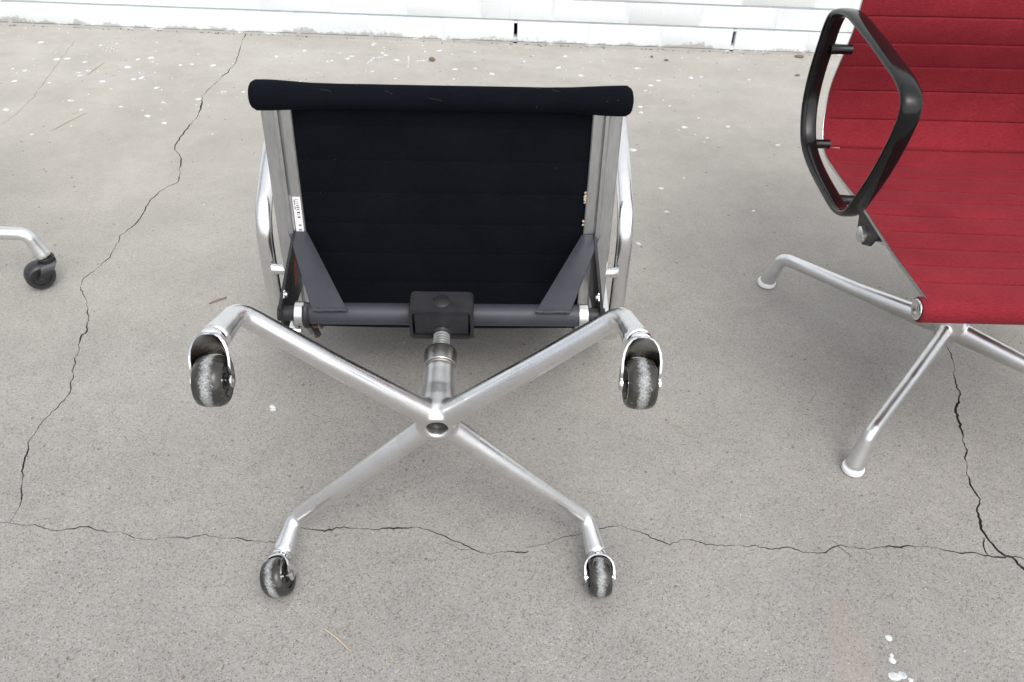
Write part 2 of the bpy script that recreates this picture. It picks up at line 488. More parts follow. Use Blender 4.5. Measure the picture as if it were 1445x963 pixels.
DROPS = [(0.513, 0.628), (0.509, 0.603), (0.508, 0.596), (0.504, 0.574), (0.515, 0.576), (0.524, 0.57), (-0.384, 1.001), (0.269, 1.884), (0.252, 1.503), (0.376, 1.765), (0.32, 1.719), (0.323, 1.625), (0.513, 1.641), (0.448, 2.056), (0.446, 1.934), (0.456, 1.956), (0.516, 2.017), (0.624, 1.934), (0.407, 2.005), (0.382, 2.115), (0.327, 2.198), (0.368, 2.145), (0.367, 2.259), (0.343, 2.228), (0.457, 2.284), (0.487, 2.291), (0.317, 2.329), (0.615, 2.285), (0.304, 2.105), (0.305, 2.074), (-1.248, 2.25), (-1.222, 2.257), (-1.162, 2.176), (-1.15, 2.16), (-1.14, 2.191), (-1.081, 2.133), (-1.045, 2.092), (-1.166, 2.348), (-1.168, 2.24), (-1.036, 2.269), (-1.005, 2.281), (-0.993, 2.255), (-0.99, 2.162), (-0.934, 2.109), (-1.047, 2.22), (-1.009, 2.152), (-0.914, 2.245), (-0.887, 2.251), (-0.829, 2.248), (-1.332, 2.352), (-1.337, 2.186), (-1.211, 2.114), (-1.302, 2.115), (-1.256, 1.965), (-1.302, 2.177), (-1.121, 2.024), (-1.077, 1.979), (-0.909, 1.96), (-0.857, 1.928), (-0.989, 2.001), (-0.893, 2.031), (-0.761, 2.1), (-0.711, 2.104), (-0.812, 2.057), (-1.144, 1.851), (-0.506, 2.357), (-0.471, 2.337), (-0.531, 2.3), (-0.52, 2.305), (-0.48, 2.322), (-0.674, 2.319), (-0.605, 2.362), (-0.273, 2.386), (-0.234, 2.395), (-0.135, 2.394), (-0.083, 2.264), (-0.182, 2.282), (-0.127, 2.291), (-0.335, 2.213), (-0.402, 2.25), (-0.345, 2.325), (-0.181, 2.222), (-0.081, 2.26), (0.119, 2.389), (0.099, 2.315), (0.159, 2.272), (-0.005, 2.364), (0.005, 2.347), (-0.378, 2.354), (-0.424, 2.415), (-0.421, 2.425), (-0.389, 2.367)]


def crack_ribbon(line, w0, w1, wmin=0.0006, seed=0):
    rnd = random.Random(seed)
    P = [Vector((x, y, 0)) for x, y in line]
    Q, ln = resample(catmull(P, 6), step=0.0055)
    n = len(Q)
    L_, R2 = [], []
    for i, q in enumerate(Q):
        t = (Q[min(i + 1, n - 1)] - Q[max(0, i - 1)]).normalized()
        nr = Vector((-t.y, t.x, 0))
        j = noise.noise(Vector((q.x * 45, q.y * 45, seed))) * 0.004 + noise.noise(Vector((q.x * 140, q.y * 140, seed))) * 0.0026 + rnd.uniform(-.0007, .0007)
        f = i / (n - 1)
        wd = (w0 + (w1 - w0) * f) * (0.75 + 1.5 * max(-0.4, noise.noise(Vector((q.x * 22, q.y * 22, seed + 9.0)))) + rnd.uniform(-0.2, 0.25))
        wd = max(wmin, wd)
        if i == 0 or i == n - 1:
            wd = wmin * 0.5
        c_ = q + nr * j
        L_.append(c_ + nr * wd / 2)
        R2.append(c_ - nr * wd / 2)
    return [Vector((p.x, p.y)) for p in R2 + L_[::-1]]

ribbons = [crack_ribbon(CRACK_A[:14], 0.0022, 0.0026, seed=1), crack_ribbon(CRACK_A[13:], 0.0022, 0.0022, seed=2),
           crack_ribbon(CRACK_B, 0.0018, 0.0020, seed=3), crack_ribbon(CRACK_C, 0.0016, 0.0019, seed=4),
           crack_ribbon(CRACK_D, 0.0022, 0.0042, seed=5), crack_ribbon(CRACK_E, 0.0014, 0.0012, seed=6),
           crack_ribbon(CRACK_F, 0.0008, 0.0012, seed=7), crack_ribbon(CRACK_G, 0.0007, 0.0007, seed=8),
           crack_ribbon(CRACK_H, 0.0009, 0.0005, seed=10)]
GX0, GX1, GY0, GY1 = -2.2, 2.2, 0.2, 2.75
gv = [Vector((GX0, GY0)), Vector((GX1, GY0)), Vector((GX1, GY1)), Vector((GX0, GY1))]
gf = [[0, 1, 2, 3]]
for rb in ribbons:
    o = len(gv)
    gv += rb
    gf.append(list(range(o, o + len(rb))))
# a loose grid of extra points keeps the triangles short
cv, ce, cf, _, _, of = delaunay_2d_cdt(gv, [], gf, 0, 1e-6)
in_crack = [any(k > 0 for k in o) for o in of]
nv = len(cv)
verts = [(v.x, v.y, 0.0) for v in cv]
low = {}
faces, mi, emap = [], [], {}
for fi, f in enumerate(cf):
    for a, b in zip(f, list(f[1:]) + [f[0]]):
        emap.setdefault((min(a, b), max(a, b)), []).append(fi)
def lo(i):
    if i not in low:
        low[i] = len(verts)
        verts.append((cv[i].x, cv[i].y, -0.004))
    return low[i]
for fi, f in enumerate(cf):
    if in_crack[fi]:
        faces.append(tuple(lo(i) for i in f)); mi.append(1)
    else:
        faces.append(tuple(f)); mi.append(0)
for (a, b), fs in emap.items():
    if len(fs) == 2 and in_crack[fs[0]] != in_crack[fs[1]]:
        faces.append((a, b, lo(b), lo(a))); mi.append(1)
far = 60.0
o = len(verts)
verts += [(GX0, GY0, 0), (GX1, GY0, 0), (GX1, GY1, 0), (GX0, GY1, 0), (-far, -far, 0), (far, -far, 0), (far, far, 0), (-far, far, 0)]
for k in range(4):
    faces.append((o + k, o + 4 + k, o + 4 + (k + 1) % 4, o + (k + 1) % 4)); mi.append(0)
gb = MB()
gb.add(verts, faces)
gb.mi = mi
me = bpy.data.meshes.new('concrete_ground')
me.from_pydata(verts, [], faces)
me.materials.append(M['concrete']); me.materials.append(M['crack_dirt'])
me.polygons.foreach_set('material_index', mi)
bm = bmesh.new(); bm.from_mesh(me)
bmesh.ops.recalc_face_normals(bm, faces=bm.faces)
bm.to_mesh(me); bm.free()
if me.polygons[-1].normal.z < 0:
    me.flip_normals()
ground = bpy.data.objects.new('concrete_ground', me)
COL.objects.link(ground)
tag(ground, 'grey concrete slab with cracks and white paint drops', kind='structure')

# dried paint on the slab
pd = MB()
def drop(x, y, r, asp=1.0, rot=0.0, sd=0):
    n = 11
    vs = [(x, y, 0.0011)]
    for ring, (k, z) in enumerate(((0.72, 0.0010), (1.0, 0.0002))):
        for i in range(n):
            a = 2 * PI * i / n
            rr = r * k * (1 + 0.32 * noise.noise(Vector((math.cos(a) * 1.3 + sd, math.sin(a) * 1.3, sd * 0.37))))
            dx, dy = rr * math.cos(a) * asp, rr * math.sin(a)
            vs.append((x + dx * math.cos(rot) - dy * math.sin(rot), y + dx * math.sin(rot) + dy * math.cos(rot), z))
    fs = [(0, 1 + i, 1 + (i + 1) % n) for i in range(n)]
    fs += [(1 + i, 1 + n + i, 1 + n + (i + 1) % n, 1 + (i + 1) % n) for i in range(n)]
    pd.add(vs, fs)
rd = random.Random(11)
for i, (x, y) in enumerate(DROPS):
    if i < 6:
        r = (0.0042, 0.0032, 0.0046, 0.0056, 0.005, 0.0035)[i]
        drop(x, y, r, (1.2, 0.8, 1.1, 1.5, 1.2, 1.0)[i], -0.4, i)
    elif i == 6:
        for k in range(9):
            drop(x + rd.uniform(-0.006, 0.006), y + rd.uniform(-0.004, 0.004), rd.uniform(0.0012, 0.003), rd.uniform(1, 2), rd.uniform(0, 3), k)
    elif i == 7:
        drop(x, y, 0.0065, 1.5, -0.15, i)
    else:
        r = rd.uniform(0.0028, 0.0062) * (1.15 if i > 29 else 0.95)
        drop(x, y, r, rd.uniform(1.0, 1.6), rd.gauss(0.1, 0.5), i)
        for k in range(rd.randint(0, 3)):
            drop(x + rd.gauss(0, 0.03), y + rd.gauss(0, 0.03), rd.uniform(0.0008, 0.002), 1, 0, i + k * 0.7)
for i in range(150):
    y = 2.455 - abs(rd.gauss(0, 0.30))
    x = rd.uniform(-1.75, 0.75)
    if rd.random() < 0.25:
        x = rd.uniform(-1.7, -0.3)
    if y < 1.4:
        continue
    r = rd.choice((0.0009, 0.0011, 0.0014, 0.0018, 0.0024))
    drop(x, y, r, rd.uniform(1, 1.8), rd.gauss(0.1, 0.4), i * 0.31)
for i in range(70):                                   # sparse flecks nearer the viewer
    drop(rd.uniform(-1.1, 1.1), rd.uniform(0.5, 1.7), rd.uniform(0.0005, 0.0011), 1, 0, i)
for x0, y0, x1, y1, r in ((-0.317, 2.36, -0.309, 2.285, 0.0038), (-0.42, 2.30, -0.409, 2.335, 0.0035), (-0.40, 2.335, -0.385, 2.34, 0.003), (-1.166, 2.335, -1.12, 2.30, 0.0022), (-1.145, 2.345, -1.11, 2.315, 0.002), (-0.29, 2.32, -0.255, 2.335, 0.004)):
    for k in range(14):                               # brush dribbles
        t = k / 13
        drop(x0 + (x1 - x0) * t + rd.uniform(-.002, .002), y0 + (y1 - y0) * t + rd.uniform(-.002, .002), r * rd.uniform(0.2, 0.75), 1.2, rd.uniform(0, 3), k * 1.3)
pdo = pd.build('paint_splatter', 'white_paint_drop', ground, True, 60)
pdo['kind'] = 'stuff'

# ---- wall
WY = 2.460
wall = empty('brick_wall', Matrix.Translation((0, WY, 0)))
tag(wall, 'long white painted brick wall with dark weep holes along its foot', 'wall')
PX, PZ, BH = 0.2057, 0.0635, 0.0575
brick_meshes = []
for k in range(8):
    b_ = MB()
    rr = random.Random(k)
    jx = rr.uniform(-0.0012, 0.0012)
    b_.box(-0.0983 + jx, 0.0983 + jx, 0, 0.045, -BH / 2, BH / 2)
    ob = b_.build('brick_source', 'white_brick', None, True, 50, bevel=0.0014)
    for v in ob.data.vertices:
        v.co.y += rr.uniform(-0.0005, 0.0005)
        v.co.z += rr.uniform(-0.0005, 0.0005)
    brick_meshes.append(ob.data)
    bpy.data.objects.remove(ob)
XJ = -0.023                     # a weep hole's x
def brick(x, z):
    o_ = bpy.data.objects.new('brick', random.choice(brick_meshes))
    COL.objects.link(o_)
    o_.parent = wall
    o_.location = (x, random.uniform(-0.0003, 0.0003), z)
    o_.rotation_euler = (random.uniform(-0.004, 0.004), 0, random.uniform(-0.001, 0.001))
z_of = lambda cidx: 0.0075 + BH / 2 + cidx * PZ
for cidx in range(7):
    for k in range(-12, 14):
        brick(XJ + PX * (k + (0.5 if cidx % 2 == 0 else 0.0)), z_of(cidx))
up_ = MB()
for cidx in range(7, 46):
    for k in range(-22, 24):
        x = XJ + PX * (k + (0.5 if cidx % 2 == 0 else 0.0))
        up_.box(x - 0.1024, x + 0.1024, 0, 0.045, z_of(cidx) - BH / 2, z_of(cidx) + BH / 2)
for cidx in range(7):
    for k in list(range(-22, -12)) + list(range(14, 24)):
        x = XJ + PX * (k + (0.5 if cidx % 2 == 0 else 0.0))
        up_.box(x - 0.1024, x + 0.1024, 0, 0.045, z_of(cidx) - BH / 2, z_of(cidx) + BH / 2)
u = up_.build('brick', 'white_brick', wall, False)
u['kind'] = 'stuff'
mo = MB()
ZT = z_of(46) - BH / 2
mo.box(-4.7, 4.9, 0.0085, 0.10, 0.0075 + BH + 0.002, ZT)          # backing above the first course
weeps = [0, 3]
xs = [-4.7] + [v for k in weeps if -4.6 < XJ + PX * k < 4.8 for v in (XJ + PX * k - 0.0050, XJ + PX * k + 0.0050)] + [4.9]
for a, b in zip(xs[0::2], xs[1::2]):
    mo.box(a, b, 0.0080, 0.10, -0.01, 0.0075 + BH + 0.0015)
for k in range(-12, 14):
    x = XJ + PX * k
    if k in (0, 3):
        mo.box(x - 0.0056, x + 0.0056, 0.0012, 0.03, 0.002, 0.0165)
        mo.box(x - 0.0056, x + 0.0056, 0.0012, 0.03, 0.0600, 0.0075 + BH)
    else:
        mo.box(x - 0.006, x + 0.006, 0.0004, 0.03, 0.002, 0.0075 + BH)
for cidx in range(1, 7):
    for k in range(-12, 14):
        x = XJ + PX * (k + (0 if cidx % 2 == 0 else 0.5))
        mo.box(x - 0.006, x + 0.006, 0.0004, 0.03, z_of(cidx) - BH / 2, z_of(cidx) + BH / 2)
mo.box(-4.7, 4.9, 0.0012, 0.02, -0.01, 0.0075 - 0.0015)           # mortar fillet on the slab
mob = mo.build('mortar', 'white_brick', wall, False)
mob['kind'] = 'stuff'
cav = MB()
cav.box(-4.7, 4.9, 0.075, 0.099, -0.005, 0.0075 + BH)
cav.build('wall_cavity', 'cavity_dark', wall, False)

# ------------------------------------------------------------------ chair builder
def pedestal_star(root, P):
    """one cast base: four legs and a hub, fused, then cut into hub and legs"""
    hk = P.get('hub_k', 1.0)
    z0, rk, rc, ze = P['star_z'], P['rk'], P['rc'], P['end_z']
    bmx = MB()
    for k in range(4):
        a = P['star_yaw'] + PI / 4 + k * PI / 2
        d = Vector((math.cos(a), math.sin(a), 0))
        path, ra, rb = [], [], []
        for r, z, wa, wb in ((0.0175, P['hub_up'], .0155, .0160 * hk), (0.035, P['hub_up'] * .9, .0150, .0157 * hk), (0.09, P['hub_up'] * .62, .0143, .0148 * (hk * .7 + .3)), (0.17, P['hub_up'] * .3, .0132, .0135),
                             (rk - 0.020, 0.0010, .0120, .0121), (rk - 0.009, 0.0002, .0119, .0120), (rk - 0.001, -0.003, .0119, .0120), (rk + 0.004, -0.0095, .0121, .0121)):
            path.append(d * r + Vector((0, 0, z0 + z))); ra.append(wa * P.get('leg_k', 1.0)); rb.append(wb)
        e = Vector((rc, 0, ze))
        for t, wa in ((0.35, .0128), (0.65, .0140), (0.93, .0154), (1.0, .0148)):
            r = rk + 0.004 + (rc - rk - 0.004) * t
            z = (z0 - 0.0095) + (ze - z0 + 0.0095) * t
            path.append(d * r + Vector((0, 0, z))); ra.append(wa * P['foot_k']); rb.append(wa * P['foot_k'])
        bmx.sweep(path, ra, rb, (0, 0, 1), 20)
    zb = z0 + P['hub_up'] - 0.0165; z0 = z0 + P['hub_up']
    bmx.lathe([(0.0, zb + 0.020), (0.0128, zb + 0.019), (0.0132, zb + .003), (0.0150, zb + .0008), (0.0195, zb + 0.0006), (0.0240, zb + 0.006), (0.0275, z0 + 0.004), (0.0255, z0 + 0.025),
               (0.0225, z0 + 0.045), (0.0212, z0 + 0.07), (0.0212, P['collar_z']), (0.0, P['collar_z'])], seg=40)
    t = bmx.build('base_source', P['base_mat'], None, True)
    rm = t.modifiers.new('r', 'REMESH'); rm.mode = 'VOXEL'; rm.voxel_size = 0.0021; rm.use_smooth_shade = True
    sm = t.modifiers.new('s', 'SMOOTH'); sm.factor = 0.5; sm.iterations = 7
    bpy.context.view_layer.update()
    dg = bpy.context.evaluated_depsgraph_get()
    ev = t.evaluated_get(dg)
    me0 = ev.to_mesh()
    co = [v.co.copy() for v in me0.vertices]
    polys = [tuple(p.vertices) for p in me0.polygons]
    nrm = [v.normal.copy() for v in me0.vertices]
    ev.to_mesh_clear()
    src = t.data
    bpy.data.objects.remove(t)
    groups = {k: [] for k in range(5)}
    for p in polys:
        cc = sum((co[i] for i in p), Vector()) / len(p)
        r = math.hypot(cc.x, cc.y)
        if r < 0.062:
            groups[4].append(p)
        else:
            a = (math.atan2(cc.y, cc.x) - P['star_yaw']) % (2 * PI)
            groups[int(a // (PI / 2)) % 4].append(p)
    out = []
    for k in (4, 0, 1, 2, 3):
        used = sorted({i for p in groups[k] for i in p})
        mp = {i: j for j, i in enumerate(used)}
        mm = bpy.data.meshes.new('hub' if k == 4 else 'leg')
        mm.from_pydata([co[i] for i in used], [], [tuple(mp[i] for i in p) for p in groups[k]])
        mm.materials.append(M['hub_aluminium' if k == 4 else P['base_mat']])
        mm.polygons.foreach_set('use_smooth', [True] * len(mm.polygons))
        mm.normals_split_custom_set_from_vertices([nrm[i] for i in used])
        ob = bpy.data.objects.new('hub' if k == 4 else 'leg', mm)
        COL.objects.link(ob); ob.parent = root
        out.append(ob)
    # dark plug deep in the hub's bore
    pl = MB().lathe([(0.0, zb + .011), (0.0105, zb + .011), (0.0126, zb + .012), (0.0134, zb + 0.016)], seg=28)
    pl.build('hub_plug', 'steel_black', out[0])
    return out

def caster(root, pos_, yaw, trail, forkmat, wheelmat, drop=0.0310, wr=0.0265, ww=0.0150):
    """stem top at pos_, hanging along local -z, trailing along yaw"""
    fk = MB()
    fk.lathe([(0.0, 0.004), (0.0135, 0.004), (0.0145, 0.002), (0.0145, -0.001), (0.0125, -0.0025), (0.0125, -0.006), (0.0, -0.006)], seg=28)
    # hood: arch across the axle (local Y), sheet 2 mm thick, along the trail (local X)
    na, nu = 26, 7
    ri = 0.0184
    outer, inner = [], []
    for i in range(na + 1):
        q = i / na
        if q < 0.3:
            t = q / 0.3; y, z = -ri, -drop + t * (drop - 0.006 - ri * 0.92); ny, nz = -1, 0
        elif q > 0.7:
            t = (1 - q) / 0.3; y, z = ri, -drop + t * (drop - 0.006 - ri * 0.92); ny, nz = 1, 0
        else:
            a = PI - PI * (q - 0.3) / 0.4
            y, z = ri * math.cos(a), -0.006 - ri * 0.92 + ri * 0.92 * math.sin(a); ny, nz = math.cos(a), math.sin(a)
        h = max(0.0, min(1.0, (z + drop) / (drop - 0.008)))            # 0 at the axle, 1 at the crown
        k0 = trail - 0.0075 + (-0.0145 - trail + 0.0075) * h ** 0.8
        k1 = trail + 0.0075 + (0.0145 - trail - 0.0075) * h ** 0.9
        for j in range(nu + 1):
            x = k0 + (k1 - k0) * j / nu
            outer.append((x, y + ny * 0.0022, z + nz * 0.0022))
            inner.append((x, y, z))
    nn = nu + 1
    vs = outer + inner
    off = len(outer)
    fs, fs_in = [], []
    for i in range(na):
        for j in range(nu):
            a = i * nn + j
            fs.append((a, a + 1, a + nn + 1, a + nn))
            fs_in.append((off + a, off + a + nn, off + a + nn + 1, off + a + 1))
        for j in (0, nu):
            a = i * nn + j
            fs.append((a, a + nn, off + a + nn, off + a))
    for i in (0, na):
        for j in range(nu):
            a = i * nn + j
            fs.append((a, off + a, off + a + 1, a + 1))
    fk.add(vs, fs + fs_in)
    for q in range(len(fk.mi) - len(fs_in), len(fk.mi)):
        fk.mi[q] = 1
    for s_ in (-1, 1):                                                   # rounded eye at the axle
        fk.lathe([(0.0, 0), (0.0074, 0), (0.0074, 0.0021), (0.0, 0.0021)], (trail, s_ * ri - (0.0001 if s_ < 0 else 0), -drop), (0, s_, 0), 20)
    o = fk.build('caster', [forkmat, 'fork_inside_shaded'], root, True, 40)
    o.location = pos_
    o.rotation_euler = (0, 0, yaw)
    wh = MB()
    hw = ww
    wh.lathe([(0.0, -hw * .62), (0.0075, -hw * .62), (0.0085, -hw * .78), (0.0150, -hw * .80), (0.0165, -hw * .98), (wr * .80, -hw), (wr * .92, -hw * .84), (wr * .985, -hw * .5), (wr, -hw * .12), (wr, hw * .12), (wr * .985, hw * .5), (wr * .92, hw * .84), (wr * .80, hw),
              (0.0165, hw * .98), (0.0150, hw * .80), (0.0085, hw * .78), (0.0075, hw * .62), (0.0, hw * .62)], (0, 0, 0), (0, 1, 0), 40)
    w_ = wh.build('wheel', wheelmat, o, True, 38)
    w_.location = (trail, 0, -drop)
    ax = MB()
    for s_ in (-1, 1):
        ax.lathe([(0.0, 0.0031), (0.002, 0.003), (0.0032, 0.0022), (0.0032, 0)], (trail, s_ * ri, -drop), (0, s_, 0), 16)
    ax.lathe([(0.003, -ri), (0.003, ri)], (trail, 0, -drop), (0, 1, 0), 10)
    ax.build('axle', 'chrome' if forkmat == 'chrome' else 'fork_black', o)
    return o

def seat_sling(root, P):
    """ribbed fabric stretched between the rails, wrapped round a tube at either end"""
    prof, (ty, tz), r = P['profile'], P['front_tube'], P['roll_r']
    core = catmull([Vector((a, b)) for a, b in prof], 12)
    # front wrap: from under the seat, round the front of the tube, onto the seat
    wrap = [Vector((ty + r * math.cos(a), tz + r * math.sin(a))) for a in [R_(v) for v in range(-215, 88, 9)]]
    by, bz = P['top_tube']
    t_end = (core[-1] - core[-2]).normalized()
    twrap = [Vector((by + r * math.cos(a), bz + r * math.sin(a))) for a in [R_(v) for v in range(8, 262, 12)]]
    path = wrap + core + twrap
    s_roll = sum((b - a).length for a, b in zip(wrap, wrap[1:]))
    total = sum((b - a).length for a, b in zip(path, path[1:]))
    s_end = total - sum((b - a).length for a, b in zip(twrap, twrap[1:])) 
    pitch = P['rib']
    at = [s_roll * k / 36 for k in range(36)]
    nr = max(1, round((s_end - s_roll) / pitch))
    pitch = (s_end - s_roll) / nr
    for i in range(nr):
        for f in (0, .022, .06, .14, .25, .4, .55, .7, .82, .92, .975):
            at.append(s_roll + (i + f) * pitch)
    at += [s_end + (total - s_end) * k / 16 for k in range(17)]
    Q, _ = resample(path, at=at)
    Nn = normals2(Q)
    W = P['half_w']
    fx = [-1, -.992, -.975, -.95, -.91, -.86, -.8, -.7, -.55, -.35, -.12, .12, .35, .55, .7, .8, .86, .91, .95, .975, .992, 1]
    nx = len(fx)
    th = P['thick']
    topv, botv = [], []
    for q, n, s_ in zip(Q, Nn, at):
        roll = s_ < s_roll or s_ > s_end
        ph = ((s_ - s_roll) / pitch) % 1.0
        for x in fx:
            ax = abs(x)
            edge = min(1.0, (1 - ax) / 0.07)
            h = 0.0
            if not roll:
                h = P['puff'] * (abs(math.sin(PI * ph)) ** 0.42 - 0.75) * edge * min(1.0, (s_ - s_roll) / (0.5 * pitch)) * (0.42 if n.x > 0.6 else 1.0)
                h -= (0.0016 if s_ - s_roll > pitch * .5 and (ph < .012 or ph > .99) else 0.0) * edge
                if n.x < 0.6 and s_ - s_roll > pitch * .5 and (ph < .03 or ph > .968):
                    h -= P['seam'] * edge
                h += P['sag'] * (1 - x * x) * min(1.0, (s_ - s_roll) / 0.08) * min(1.0, (s_end - s_ ) / 0.08)
            bulge = 0.0
            if roll and s_ < s_roll:
                k = min(1.0, max(0.0, (ax - 0.62) / 0.34))
                bulge = P['dogbone'] * k * k * (3 - 2 * k) - (0.0012 if ax > .995 else 0)
            wob = 0.0006 * noise.noise(Vector((x * 9, s_ * 30, 3.3)))
            off = h + bulge + wob
            wx = W * x if not (roll and s_ < s_roll) else P['roll_w'] * x
            topv.append((wx, q.x + n.x * off, q.y + n.y * off))
            ob_ = -th + (P['puff'] * 0.45 * (0.75 - abs(math.sin(PI * ph)) ** 0.42) * edge + P['sag'] * (1 - x * x) if not roll else 0)
            if roll:
                ob_ = min(-0.002, -th * 0.5)
            k_in = 0.985
            botv.append((wx * k_in, q.x + n.x * ob_, q.y + n.y * ob_))
    ns = len(Q)
    vs = topv + botv
    off = len(topv)
    fs = []
    for i in range(ns - 1):
        for j in range(nx - 1):
            a = i * nx + j
            fs.append((a, a + 1, a + nx + 1, a + nx))
            fs.append((off + a, off + a + nx, off + a + nx + 1, off + a + 1))
        for j in (0, nx - 1):
            a = i * nx + j
            fs.append((a, a + nx, off + a + nx, off + a))
    for i in (0, ns - 1):
        for j in range(nx - 1):
            a = i * nx + j
            fs.append((a, off + a, off + a + 1, a + 1))
    b = MB().add(vs, fs)
    o = b.build('seat_sling', P['fabric'], root, True, 75)
    if P['closed_roll']:
        cap = MB()
        rr = r + P['dogbone'] - 0.0012
        for sgn in (-1, 1):
            cap = MB()
            cap.lathe([(rr - 0.0005, -0.004), (rr, 0.0006), (rr * .975, 0.0022), (rr * .89, 0.0048), (rr * .72, 0.0068), (rr * .45, 0.0080), (0, 0.0085)], (sgn * (P['roll_w'] - 0.0015), ty, tz), (sgn, 0, 0), 28)
            cap.build('roll_end', P['fabric'], o, True, 60)
    else:
        for sgn in (-1, 1):
            cap = MB()
            xx = P['roll_w']
            cap.lathe([(r - .0015, -0.008), (r - .0005, -0.001), (r * .86, 0.0003), (r * .74, -0.0015)], (sgn * xx, ty, tz), (sgn, 0, 0), 28)
            cap.build('roll_end', P['fabric'], o, True, 60)
        for sgn in (-1, 1):
            e = MB().lathe([(0.0, 0.0008), (0.0042, 0.001), (0.0060, 0.0022), (0.0115, 0.0026), (0.0132, 0.0016), (0.0135, -0.006)], (sgn * P['roll_w'], ty, tz), (sgn, 0, 0), 28)
            e.build('end_cap', 'polished_aluminium', root, True, 50)
    return o, core

def side_rail(root, P, core, sgn):
    Q, _ = resample(core, step=0.012)
    Nn = normals2(Q)
    xo = P['rail_out']
    wd = P['rail_w']
    # section: (distance in from the outer edge, height along the sitter-side normal)
    sec = [(0.0, 0.0012), (0.003, 0.0012), (0.0035, -0.006), (wd - 0.002, -0.006), (wd, -0.007), (wd, -0.0125), (wd - 0.0015, -0.0140), (0.0262, -0.0140), (0.0252, -0.0200), (0.0238, -0.0222), (0.0196, -0.0226), (0.0176, -0.0212), (0.0160, -0.0140), (0.0015, -0.0138), (0.0, -0.0125)]
    if P['rail_plain']:
        sec = [(0.0006, 0.0004), (0.0017, 0.0004), (0.0021, -0.0060), (wd, -0.0060), (wd, -0.0110), (0.016, -0.0110), (0.0006, -0.0020)]
    n = len(sec)
    vs, fs = [], []
    for q, nn in zip(Q, Nn):
        for din, h in sec:
            vs.append((sgn * (xo - din), q.x + nn.x * h, q.y + nn.y * h))
    for i in range(len(Q) - 1):
        for k in range(n):
            l = (k + 1) % n
            fs.append((i * n + k, i * n + l, (i + 1) * n + l, (i + 1) * n + k))
    fs.append(tuple(range(n)))
    fs.append(tuple((len(Q) - 1) * n + k for k in range(n)))
    return MB().add(vs, fs).build('side_rail', P['rail_mat'], root, True, 30)

def arm_loop(root, P, sgn):
    pts = catmull([(sgn * P['arm_x'], y, z) for y, z in P['arm']], 6, True)
    n = len(pts)
    cy = sum(p.y for p in pts) / n; cz = sum(p.z for p in pts) / n
    zs = [p.z for p in pts]
    ra, rb = [], []
    for p in pts:
        t = (p.z - min(zs)) / (max(zs) - min(zs))
        ra.append(P['arm_w'] * (0.94 + 0.08 * t)); rb.append(P['arm_t'])
    # in-plane section: ra along x, rb in the loop's plane
    b = MB()
    vs = []
    seg = 18
    for i, p in enumerate(pts):
        t = (pts[(i + 1) % n] - pts[i - 1]).normalized()
        nn = Vector((0, t.z, -t.y))
        for k in range(seg):
            q = 2 * PI * k / seg
            c_, s_ = math.cos(q), math.sin(q)
            c_ = math.copysign(abs(c_) ** 0.75, c_); s_ = math.copysign(abs(s_) ** 0.75, s_)
            vs.append(p + Vector((1, 0, 0)) * ra[i] * c_ + nn * rb[i] * s_)
    fs = []
    for i in range(n):
        j = (i + 1) % n
        for k in range(seg):
            l = (k + 1) % seg
            fs.append((i * seg + k, i * seg + l, j * seg + l, j * seg + k))
    b.add(vs, fs)
    o = b.build('armrest', P['arm_mat'], root, True, 60)
    for y, z in P['struts']:
        s2 = MB()
        x0, x1 = sgn * (P['rail_out'] - 0.002), sgn * (P['arm_x'] - P['arm_w'] * 0.5)
        x2 = sgn * (P['arm_x'] - P['arm_w'] * 0.9)
        s2.sweep([(x0, y, z), (x0 + (x2 - x0) * .6, y, z), (x2, y, z), (x1, y, z)], [.0075, .0075, .0088, .011], [.0072, .0072, .0078, .0085], (0, 0, 1), 16)
        s2.build('arm_bracket', P['arm_mat'], o)
    return o

